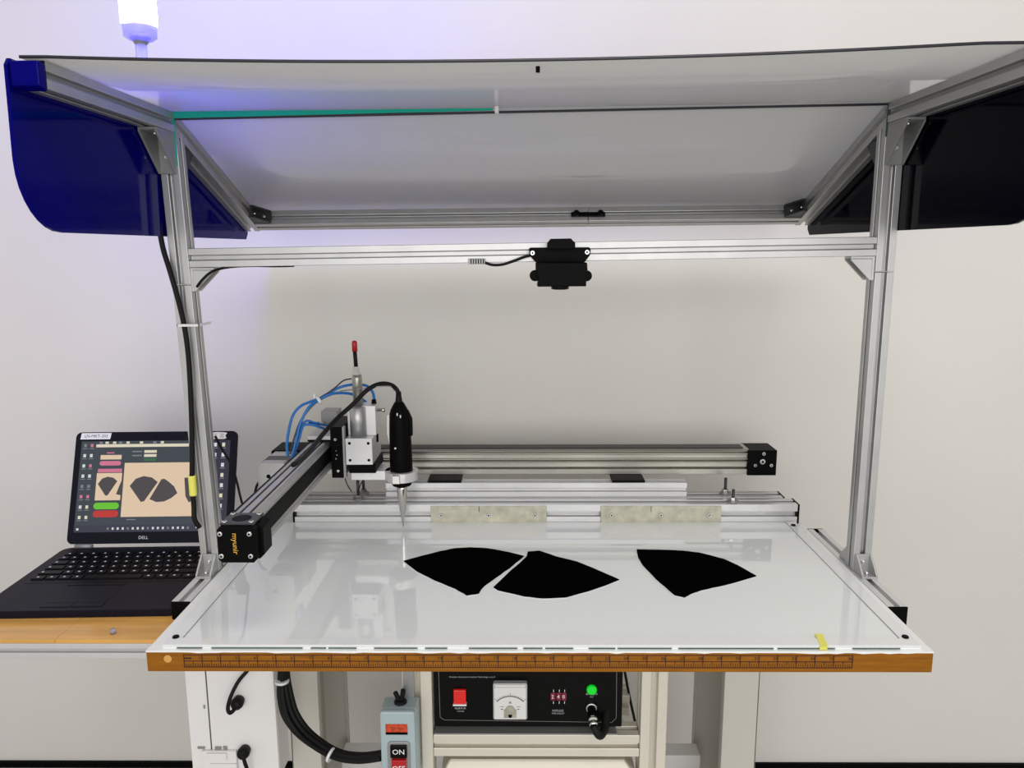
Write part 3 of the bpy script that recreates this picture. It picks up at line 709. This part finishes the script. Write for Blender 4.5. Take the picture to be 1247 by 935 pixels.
LR = radians(2.0); LX, LY, LZ = -.914, .440, -.0305   # hinge, left end
lap = bpy.data.objects.new('laptop', None); COL.objects.link(lap); lap.location = (LX, LY, LZ+ZO); lap.rotation_euler = (0, 0, LR); lap.empty_display_size = .05
tag(lap, 'open black laptop showing cutting software, standing on wooden side desk', 'laptop')
LW, LD = .326, .264
def rrect(x0, y0, x1, y1, r, n=5):
    P = []
    for cx, cy, a0 in ((x1-r, y1-r, 0), (x0+r, y1-r, pi/2), (x0+r, y0+r, pi), (x1-r, y0+r, 3*pi/2)):
        for k in range(n+1): P.append((cx+r*cos(a0+pi/2*k/n), cy+r*sin(a0+pi/2*k/n)))
    return P
base = MB().prism(rrect(0, -LD, LW, .006, .018), (0, 0, -.0138), X, Y, Z*.0128)
base = base.build('base', 'laptop', lap, .001, local=True)
MB().prism(rrect(.016, -.158, LW-.014, -.020, .004), (0, 0, -.0010), X, Y, Z*.0004).build('keyboard_well', 'key', base, local=True)
rows = [(13, .012), (14, .0165), (14, .0165), (13, .0165), (12, .0165), (9, .0165)]
yk = -.026
kcache = {}
for ri_, (nk, hgt) in enumerate(rows):
    x0, x1 = .020, LW-.018
    if ri_ == 5: ws = [1.1, 1, 1, 1, 4.6, 1, 1, 1.1, 1.1]
    elif ri_ == 1: ws = [1]*13+[1.7]
    elif ri_ == 2: ws = [1.5]+[1]*12+[1.3]
    elif ri_ == 3: ws = [1.8]+[1]*11+[1.9]
    elif ri_ == 4: ws = [2.2]+[1]*10+[2.5]
    else: ws = [1]*13
    tot = sum(ws); xx = x0
    for k, wk in enumerate(ws):
        wd = (x1-x0)*wk/tot; kw = wd-.0028; kh = hgt-.0028
        key = (round(kw, 4), round(kh, 4))
        if key not in kcache:
            kb = MB(); kb.hexa([(-kw/2,-kh/2,0),(kw/2,-kh/2,0),(kw/2,kh/2,0),(-kw/2,kh/2,0)], [(-kw/2+.0006,-kh/2+.0006,.0022),(kw/2-.0006,-kh/2+.0006,.0022),(kw/2-.0006,kh/2-.0006,.0022),(-kw/2+.0006,kh/2-.0006,.0022)])
            if not (ri_ == 5 and wk > 3):
                cxm = 0 if kw < .022 else -kw/2+.007
                kb.box((cxm-.0030, -.0010, .0022), (cxm+.0006, .0022, .0023), 1)
            ko = kb.build('key', ['key', 'keyprint'], base, local=True); kcache[key] = ko.data
        else:
            ko = bpy.data.objects.new('key', kcache[key]); COL.objects.link(ko); ko.parent = base
        ko.location = (xx+wd/2, yk-hgt/2, -.0006)
        xx += wd
    yk -= hgt*1.33
MB().prism(rrect(.098, -.236, .198, -.172, .003), (0, 0, -.0010), X, Y, Z*.0003).build('trackpad', 'laptop', base, local=True)
for x0, x1 in ((.098, .1475), (.1485, .198)):
    B('trackpad_button', (x0, -.252, -.0010), (x1, -.2375, -.0002), 'laptop', base, .0005, local=True)
    B('trackpad_button', (x0, -.1700, -.0010), (x1, -.1600, -.0002), 'key', base, .0005, local=True)
# lid
TH = radians(20.5); LH = .226
ux, uy, un_ = X, V((0, sin(TH), cos(TH))), V((0, -cos(TH), sin(TH)))
def lp_(u, v, d=0): return ux*u + uy*v + un_*d + V((0, .002, .0005))
li = .006; lid = MB().prism(rrect(.004, li, LW-.002, LH, .011), lp_(0, 0, -.008), ux, uy, un_*.008).build('lid', 'laptop', lap, .0008, local=True)
for x0, x1 in ((.022, .055), (LW-.055, LW-.022)):
    MB().cyl((x0, .0025, .002), (x1, .0025, .002), .0042, n=14).build('hinge', 'grey', lap, local=True)
D0, D1, V0, V1 = .0165, LW-.0145, .0285, .2075
def dp(x, y, d=0): return lp_(D0+(D1-D0)*x, V1-(V1-V0)*y, .0006+d)
names = list(SC); scr = MB()
def quad(x0, y0, x1, y1, m_, lev=1):
    scr.add([dp(x0, y1, lev*.00008), dp(x1, y1, lev*.00008), dp(x1, y0, lev*.00008), dp(x0, y0, lev*.00008)], [(0, 1, 2, 3)], names.index(m_))
def spoly(pts, m_, lev=3): scr.add([dp(x, y, lev*.00008) for x, y in pts], [tuple(range(len(pts)))], names.index(m_))
quad(0, 0, 1, 1, 'bg', 0); quad(.86, 0, 1, .93, 'navy'); quad(0, .925, 1, 1, 'task')
quad(.10, .035, .72, .068, 'pale'); quad(.10, .0, .72, .033, 'bg')
for k, xx in enumerate((.12, .16, .21, .25, .30, .39, .48, .53)): quad(xx, .006, xx+.022, .03, 'pale' if k % 3 else 'grey', 2)
quad(.10, .068, .86, .90, 'bg'); 
quad(.175, .125, .225, .138, 'pink', 2); quad(.135, .155, .275, .205, 'cream', 2)
def pill(x0, y0, x1, y1, m_):
    r = (y1-y0)/2; a = r*(V1-V0)/(D1-D0); P = []
    for k in range(9): P.append((x1-a+a*cos(-pi/2+pi*k/8), (y0+y1)/2+r*sin(-pi/2+pi*k/8)))
    for k in range(9): P.append((x0+a+a*cos(pi/2+pi*k/8), (y0+y1)/2+r*sin(pi/2+pi*k/8)))
    spoly(P, m_, 2)
pill(.132, .222, .275, .272, 'pink'); quad(.125, .308, .285, .348, 'pink', 2)
pill(.115, .68, .283, .752, 'green'); pill(.115, .765, .283, .838, 'red')
quad(.120, .355, .288, .655, 'cream', 2); quad(.300, .245, .842, .838, 'cream', 2)
def fan(cx, cy, w_, h_): return [(cx-w_*.5, cy-h_*.12), (cx-w_*.3, cy-h_*.40), (cx-w_*.02, cy-h_*.5), (cx+w_*.28, cy-h_*.44), (cx+w_*.5, cy-h_*.26), (cx+w_*.06, cy+h_*.47), (cx-w_*.06, cy+h_*.5)]
spoly(fan(.196, .50, .128, .21), 'shape'); spoly([(.288, .44), (.275, .50), (.258, .59), (.288, .60)], 'shape')
spoly(fan(.437, .535, .185, .285), 'shape')
spoly([(.552, .43), (.572, .425), (.60, .455), (.64, .51), (.665, .585), (.625, .64), (.58, .675), (.53, .68), (.482, .648)], 'shape')
spoly([(.705, .415), (.735, .415), (.80, .50), (.842, .56), (.842, .60), (.77, .66), (.745, .69), (.72, .62)], 'shape')
for y0, m_ in ((.105, 'pale'), (.150, 'pale'), (.195, 'dkgreen')): quad(.425, y0, .508, y0+.03, m_, 2)
for y0 in (.112, .157): quad(.345, y0, .41, y0+.014, 'grey', 2)
for r_ in range(8):
    for cx in (.028, .072):
        quad(cx-.009, .03+r_*.113, cx+.009, .065+r_*.113, random.choice(('white', 'grey', 'pink', 'pale', 'white')), 2); quad(cx-.015, .078+r_*.113, cx+.015, .086+r_*.113, 'grey', 2)
    for cx in (.90, .955):
        quad(cx-.010, .03+r_*.113, cx+.010, .072+r_*.113, random.choice(('white', 'white', 'pale')), 2); quad(cx-.016, .084+r_*.113, cx+.016, .092+r_*.113, 'grey', 2)
for k in range(17): quad(.215+k*.033, .95, .228+k*.033, .975, 'white' if k % 4 else 'grey', 2)
quad(.015, .955, .03, .978, 'white', 2); quad(.80, .945, .82, .968, 'white', 2); quad(.34, .862, .40, .872, 'grey', 2)
scr.build('screen', [SC[n_] for n_ in names], lid, local=True)
tx = MB(); put_text(tx, 'DELL', .0085, lp_(.152, .0170, .0003), ux, uy); tx.build('logo', 'keyprint', lid, local=True)
lb = MB(); lb.add([lp_(.013, .2115, .0003), lp_(.072, .2115, .0003), lp_(.074, .2240, .0003), lp_(.015, .2240, .0003)], [(0, 1, 2, 3)], 0)
put_text(lb, 'LN-MKT-203', .0085, lp_(.044, .2177, .0005), ux, uy, 1); lb.build('paper_label', ['paper', 'darkgrey'], lid, local=True)
sk = MB(); P = [(-.016, .006), (-.006, .0075), (.010, .0068), (.016, .0055), (.0125, .0), (.015, -.005), (.010, -.0068), (-.010, -.0068), (-.016, -.007), (-.0125, 0)]
sk.add([lp_(.288+a_, .2165+b_, .0003) for a_, b_ in P], [tuple(range(10))[::-1]], 0)
sk.add([lp_(.288+a_*.72, .2165+b_*.68, .0005) for a_, b_ in P], [tuple(range(10))[::-1]], 1)
sk.add([lp_(.287+a_*.22, .2165+b_*.6, .0007) for a_, b_ in P], [tuple(range(10))[::-1]], 0)
sk.build('sticker', ['paper', MT['plate']], lid, local=True)
MB().cyl(lp_(.163, .2170, .0), lp_(.163, .2170, .0005), .0035, n=14).build('webcam', 'key', lid, local=True)

# ------------------------------------------------------------------ machine stand with generator
GY = .10
t = thing('machine_stand', 'cream aluminium profile stand carrying the black generator below table', 'stand', (0, .12, -ZO))
for u0, u1 in ((490, 526), (781, 813)):
    a, b = at(u0, 850, GY-.012), at(u1, 850, GY-.012); w_ = b.x-a.x
    MB().prism(slot_poly(w_, .038), ((a.x+b.x)/2, GY-.012+.019, -ZO), X, Y, Z*(ZO-.0315)).build('upright', 'cream', t, .001)
    if u0 == 490: xL_ = b.x
    else: xR_ = a.x
bt, bb = at(640, 895, GY-.010).z, at(640, 921, GY-.010).z
for k in (0, .105):
    MB().prism(slot_poly(.036, bt-bb, sw=.24), (xL_+.0005, GY-.010+.018+k, (bt+bb)/2), Y, Z, X*(xR_-xL_-.001)).build('cross_beam', 'cream', t, .0008)
B('shelf_plate', (xL_+.002, GY-.009, bt), (xR_-.035, GY+.12, bt+.002), 'grey', t)
a, b = at(528, 822, GY), at(757, 886.5, GY); gz0 = bt+.0075; gz1 = -.050
t = thing('ultrasonic_generator', 'black ultrasonic generator box with analogue meter below the table', 'generator', ((a.x+b.x)/2, GY+.06, gz0))
B('housing', (a.x+.002, GY+.004, gz0+.001), (b.x-.002, GY+.15, gz1-.001), 'whitepaint', t, .001)
fp = B('front_panel', (a.x, GY, gz0), (b.x, GY+.0038, gz1), 'blackgloss', t, .0008)
for x_ in (a.x+.03, b.x-.03): B('rubber_foot', (x_-.01, GY+.01, bt+.0021), (x_+.01, GY+.13, gz0+.001), 'rubber', t)
y_ = GY-.0003
def gline(mb, pts, wd, mi=0):
    for (u0, v0), (u1, v1) in zip(pts[:-1], pts[1:]):
        p, q = at(u0, v0, y_), at(u1, v1, y_); d_ = (q-p).normalized(); n_ = V((-d_.z, 0, d_.x))*wd/2
        mb.add([p-n_, q-n_, q+n_, p+n_], [(0, 1, 2, 3)], mi)
ln = MB(); gline(ln, [(534, 815), (536, 873), (541, 876.5), (745, 879.5), (750.5, 874), (751, 815)], .0005)
ln.build('border_line', 'grey', fp)
pr_ = MB()
def gt(s_, u, v, size, al='CENTER'): p = at(u, v, y_); put_text(pr_, s_, size, p, X, Z, 0, al)
gt('Precision Automation machine Technology co.,Ltd', 547, 824.2, .0034, 'LEFT')
gt('电源开关', 560.5, 862.5, .0044); gt('POWER', 561, 866, .0030)
gt('时间设定', 679.5, 865.5, .0044); gt('TIME ADJUST', 679.5, 868.7, .0034)
gt('TEST', 720.5, 848.5, .0030); gt('超声波测试', 720.5, 845.2, .0036); gt('AMPERE METER', 621, 873.4, .0030)
pr_.build('panel_lettering', 'meterframe', fp)
# rocker switch
p, q = at(552.5, 838, GY), at(567.8, 855, GY)
rs = B('power_rocker', (p.x, GY-.006, q.z), (q.x, GY-.0002, p.z), 'redlit', t, .0012)
B('rocker_lip', (p.x-.0008, GY-.008, q.z-.0012), (q.x+.0008, GY-.0002, q.z+.0010), 'paper', rs)
rk = MB(); c = at(560, 842.5, GY-.0063); rk.rings([(c, .0018), (c-Y*.0001, .0018)], 14); rk.box((c.x-.0004, c.y-.0002, c.z-.011), (c.x+.0004, c.y, c.z-.006)); rk.build('rocker_mark', 'orange', rs)
# analogue meter
p, q = at(600.5, 828, GY), at(642, 872, GY); mxc = (p.x+q.x)/2; mw = q.x-p.x
me_ = MB().prism(rrect(p.x, q.z, q.x, p.z, .003), (0, GY-.0002, 0), X, Z, -Y*.009).build('meter_frame', 'meterframe', t, .0008)
MB().prism(rrect(p.x+.002, q.z+.002, q.x-.002, p.z-.0065, .0015), (0, GY-.0092, 0), X, Z, -Y*.0006).build('dial_face', 'meterface', me_)
B('top_band', (p.x+.003, GY-.0098, p.z-.0055), (q.x-.003, GY-.0092, p.z-.0022), 'meterface', me_)
dl = MB(); yy = GY-.0100; zc = q.z+.012
for k in range(15):
    a_ = radians(45+90*k/14); r0, r1 = .0270, .0305 if k % 7 else .033
    d_ = V((cos(a_), 0, sin(a_))); n_ = V((-sin(a_), 0, cos(a_)))*.0003; c = V((mxc, yy, zc))
    dl.add([c+d_*r0-n_, c+d_*r1-n_, c+d_*r1+n_, c+d_*r0+n_], [(0, 1, 2, 3)])
for k in range(24):
    a0, a1 = radians(43+94*k/24), radians(43+94*(k+1)/24); c = V((mxc, yy, zc))
    dl.add([c+V((cos(a0), 0, sin(a0)))*.0268, c+V((cos(a0), 0, sin(a0)))*.0281, c+V((cos(a1), 0, sin(a1)))*.0281, c+V((cos(a1), 0, sin(a1)))*.0268], [(0, 3, 2, 1)])
put_text(dl, 'A', .007, (mxc, yy, zc+.0170), X, Z)
for s in (-1, 1): dl.box((mxc+s*.0125-.0015, yy, zc+.0055), (mxc+s*.0125+.0015, yy+.0001, zc+.0068)); dl.box((mxc+s*.0125-.003, yy, zc+.0100), (mxc+s*.0125+.003, yy+.0001, zc+.0106))
dl.build('dial_marks', 'darkgrey', me_)
B('movement_cover', (mxc-.0095, GY-.0105, zc-.008), (mxc+.0095, GY-.0098, zc+.006), 'rust', me_)
MB().rings([(V((mxc, GY-.0098, zc+.005)), .0072), (V((mxc, GY-.0118, zc+.005)), .0066)], 24).build('movement_dome', 'rust', me_)
MB().rings([(V((mxc, GY-.0105, zc-.0045)), .003), (V((mxc, GY-.0120, zc-.0045)), .0026)], 16).build('zero_screw', 'black', me_)
# red thumbwheel digits
for i, (u, s_) in enumerate(((673.5, '2'), (680.5, '4'), (687, '0'))):
    p, q = at(u-3, 843, GY), at(u+2.8, 852, GY)
    do = B('digit_wheel', (p.x, GY-.002, q.z), (q.x, GY-.0002, p.z), 'ledred', t, .0004)
    dm = MB(); put_text(dm, s_, .0085, ((p.x+q.x)/2-.0008, GY-.0023, (p.z+q.z)/2), X, Z)
    for zz in (p.z+.001, q.z-.006): dm.box(((p.x+q.x)/2+.0004, GY-.0010, zz), ((p.x+q.x)/2+.0012, GY-.0004, zz+.004))
    dm.build('digit', 'paper', do)
c = at(720.5, 839, GY); MB().rings([(c, .0078), (c-Y*.003, .0078), (c-Y*.005, .006)], 24).build('test_button', 'greenlit', t)
# round connector with cable
c = at(720, 861, GY); cn_ = MB().rings([(c, .0088), (c-Y*.004, .0088), (c-Y*.005, .0075)], 24).build('socket_ring', 'steel', t)
d_ = V((.05, -1, -.45)).normalized()
MB().rings([(c-Y*.004, .0065), (c+d_*.018, .0065), (c+d_*.019, .0058)], 20).build('plug_body', 'black', cn_)
MB().rings([(c+d_*.018, .0072), (c+d_*.022, .0072), (c+d_*.023, .0058), (c+d_*.026, .0058), (c+d_*.027, .0068), (c+d_*.031, .0060)], 20).build('plug_collar', 'chrome', cn_)
e = c+d_*.030
t2 = thing('generator_cable', 'thick black cable drooping from the generator connector', 'cable', tuple(e))
MB().tube([e, e+V((.004, -.004, -.008)), e+V((.010, -.002, -.015)), e+V((.018, .012, -.012)), e+V((.024, .034, .006)), e+V((.028, .045, .012))], .0062, 12).build('cord', 'rubber', t2)
# crate under the beam
a, b = at(545, 922, GY+.005), at(772, 940, GY+.005)
t = thing('storage_box', 'cream cardboard-like box on floor frame under the cross beam', 'box', ((a.x+b.x)/2, GY+.08, -.42))
zt_ = bb-.012
t['label'] = 'cream lidded box half hidden below the cross beam'
MB().hexa([(a.x-.01, GY-.02, zt_-.02), (b.x+.002, GY-.02, zt_-.02), (b.x+.002, GY+.15, zt_-.02), (a.x-.01, GY+.15, zt_-.02)], [(a.x+.004, GY+.0, zt_), (b.x-.016, GY+.0, zt_), (b.x-.016, GY+.13, zt_), (a.x+.004, GY+.13, zt_)]).build('lid', 'cream', t, .002)
B('body', (a.x-.008, GY-.018, -ZO), (b.x+.001, GY+.148, zt_-.0205), 'cream', t, .002)
cable('generator_lead', [at(759, 806, GY+.10), at(762, 824, GY+.10), at(767, 850, GY+.105), at(774, 882, GY+.11)], .0022, 'thin black lead slanting down at right side of the generator')
# clamp plate on the left upright
a, b = at(491, 822, GY-.014), at(505, 851, GY-.014)
tag(B('hanger_plate', (a.x, GY-.0165, b.z), (b.x, GY-.0125, -.032), 'grey', None, .0008), 'grey steel hanger plate on stand upright above the switch box', 'plate')

# ------------------------------------------------------------------ ON/OFF switch box
SYB = .045
a, b = at(462, 867, SYB), at(507, 945, SYB)
t = thing('switch_box', 'blue grey ON OFF push button switch box below the ruler', 'switch', ((a.x+b.x)/2, SYB+.02, b.z-.03))
sz0 = b.z-.03
MB().prism(rrect(a.x, sz0, b.x, a.z, .004), (0, SYB, 0), X, Z, Y*.010).build('cover', 'bluegrey', t, .0025)
MB().prism(rrect(a.x+.001, sz0+.001, b.x+.0015, a.z-.0005, .003), (0, SYB+.0105, 0), X, Z, Y*.030).build('back_box', 'bluegrey', t, .002)
p, q = at(469.5, 881.5, SYB), at(496.5, 894, SYB)
no = B('nameplate', (p.x, SYB-.0010, q.z+.004), (q.x, SYB-.0001, p.z), 'orange', t)
B('nameplate_band', (p.x, SYB-.0010, q.z), (q.x, SYB-.0001, q.z+.004), 'black', t)
p, q = at(472, 902, SYB), at(501, 960, SYB)
MB().prism(rrect(p.x, q.z, q.x, p.z, .006), (0, SYB-.0001, 0), X, Z, -Y*.0035).build('button_bezel', 'grey', t, .001)
yb_ = SYB-.0037
p, q = at(475.5, 906.5, yb_), at(496, 921, yb_)
bo = B('on_button', (p.x, yb_-.004, q.z), (q.x, yb_, p.z), 'blackgloss', t, .0006)
tx = MB(); put_text(tx, 'ON', .0115, ((p.x+q.x)/2, yb_-.0042, (p.z+q.z)/2), X, Z); tx.build('lettering', 'paper', bo)
p, q = at(477.5, 922.5, yb_), at(495.5, 942, yb_)
bo = B('off_button', (p.x, yb_-.007, q.z), (q.x, yb_, p.z), 'red', t, .0006)
tx = MB(); put_text(tx, 'OFF', .0110, ((p.x+q.x)/2, yb_-.0072, at(486, 932, yb_).z), X, Z); tx.build('lettering', 'paper', bo)
c = V((at(487.5, 860, SYB+.022).x, SYB+.025, a.z))
MB().rings([(c-Z*.003, .0095), (c+Z*.002, .0095), (c+Z*.004, .007)], 20).build('cable_gland', 'rubber', t)
t2 = thing('switch_wires', 'two cut black cable ends sticking out of the switch box top', 'cable', tuple(c))
for dx, h in ((-.005, .016), (.003, .020)):
    MB().tube([c+Z*.002+V((dx*.3, 0, 0)), c+Z*.010+V((dx, 0, 0)), c+V((dx*1.5, 0, h))], .0036, 10).build('cable_end', 'rubber', t2)
# cable bundle
def bpath(du, dv, dy): return [at(u+du*k, v+dv, y+dy) for u, v, y, k in ((344, 806, .16, .5), (344, 828, .16, .7), (345, 848, .155, 1), (351, 872, .15, 1.1), (366, 893, .14, 1), (388, 910, .12, .8), (412, 921, .10, .5), (438, 924, .085, .4), (463, 921, .07, .4))]
t = thing('cable_bundle', 'bundle of thick black cables looping from table into switch box', 'cable', tuple(at(400, 920, .11)))
for du, dv, dy in ((-4.5, 0, 0), (0, 2.5, -.004), (4.5, -2.5, 0), (1, -1, .006), (9, -5, .004)):
    MB().tube(bpath(du, dv, dy), .0042, 10).build('strand', 'rubber', t)
for u, v, y, d_ in ((343.5, 829, .158, V((0, 0, 1))), (403, 919, .106, V((.9, -.3, -.3)))):
    c = at(u, v, y); d_.normalize(); MB().rings([(c-d_*.002, .0115), (c+d_*.002, .0115)], 18).build('tie_band', 'tie', t)

# ------------------------------------------------------------------ white control cabinet
CY = .19
a, b = at(225.5, 830, CY), at(341, 948, CY)
t = thing('control_cabinet', 'white sheet metal control cabinet below left end of table', 'cabinet', ((a.x+b.x)/2, CY+.04, b.z))
xs_ = at(253, 850, CY).x
B('body', (a.x, CY+.003, b.z), (b.x, CY+.055, -.090), 'whitepaint', t, .001)
do = B('door', (xs_+.0006, CY, b.z+.002), (b.x-.0005, CY+.0028, -.091), 'whitepaint', t, .0006)
B('side_cover', (a.x+.0005, CY, b.z+.002), (xs_-.0016, CY+.0028, -.091), 'whitepaint', t, .0006)
B('door_gap', (xs_-.0016, CY+.0018, b.z+.002), (xs_+.0006, CY+.0029, -.091), 'darkgrey', t)
p, q = at(247, 912, CY), at(291, 940, CY)
ho = MB(); ho.box((p.x, CY-.006, q.z), (q.x, CY-.0002, p.z)); ho = ho.build('latch', 'whitepaint', t, .001)
p, q = at(252, 916, CY-.006), at(277, 924, CY-.006); B('latch_bar', (p.x, CY-.010, q.z), (q.x, CY-.0062, p.z), 'whitepaint', ho, .001)
p, q = at(256, 929, CY-.006), at(290, 945, CY-.006); B('latch_tongue', (p.x, CY-.009, q.z), (q.x, CY-.0062, p.z), 'whitepaint', ho, .001)
lk = MB()
for u0, v0, u1, v1 in ((241, 908.5, 250, 911), (262, 908.5, 270, 911.5), (272, 908, 277, 912), (248, 858, 250, 862)):
    lk.box(*bx(u0, v0, u1, v1, CY-.0001, CY-.002))
lk.build('hinge_clip', 'grey', t)
def plugc(c, d_, pts, label):
    t2 = thing('power_plug', label, 'plug', tuple(c), 'black plugs on the control cabinet')
    d_ = V(d_).normalized()
    MB().rings([(c+Y*.0, .009), (c-Y*.010, .0105), (c-Y*.016, .009), (c-Y*.020, .004)], 18).build('plug_body', 'rubber', t2)
    MB().tube(pts, .0032, 10).build('cord', 'rubber', t2)
c = at(291.5, 852, CY-.0005); plugc(c, (0,-1,0), [c-Y*.014+V((-.003,0,-.003)), at(285, 864, CY-.02), at(280, 868, CY-.025), at(277.5, 862, CY-.025), at(281, 848, CY-.022), at(290, 830, CY-.015), at(300, 818, CY-.010), at(304, 812, CY-.008)], 'upper black plug on white cabinet with cord rising behind ruler edge')
c = at(299, 912, CY-.0005); plugc(c, (0,-1,0), [c-Y*.014+V((-.002,0,-.003)), at(296, 920, CY-.02), at(298, 928, CY-.02), at(303, 942, CY-.015)], 'lower black plug on white cabinet with cord hanging down')
for o in bpy.data.objects:
    if '_o' in o: del o['_o']
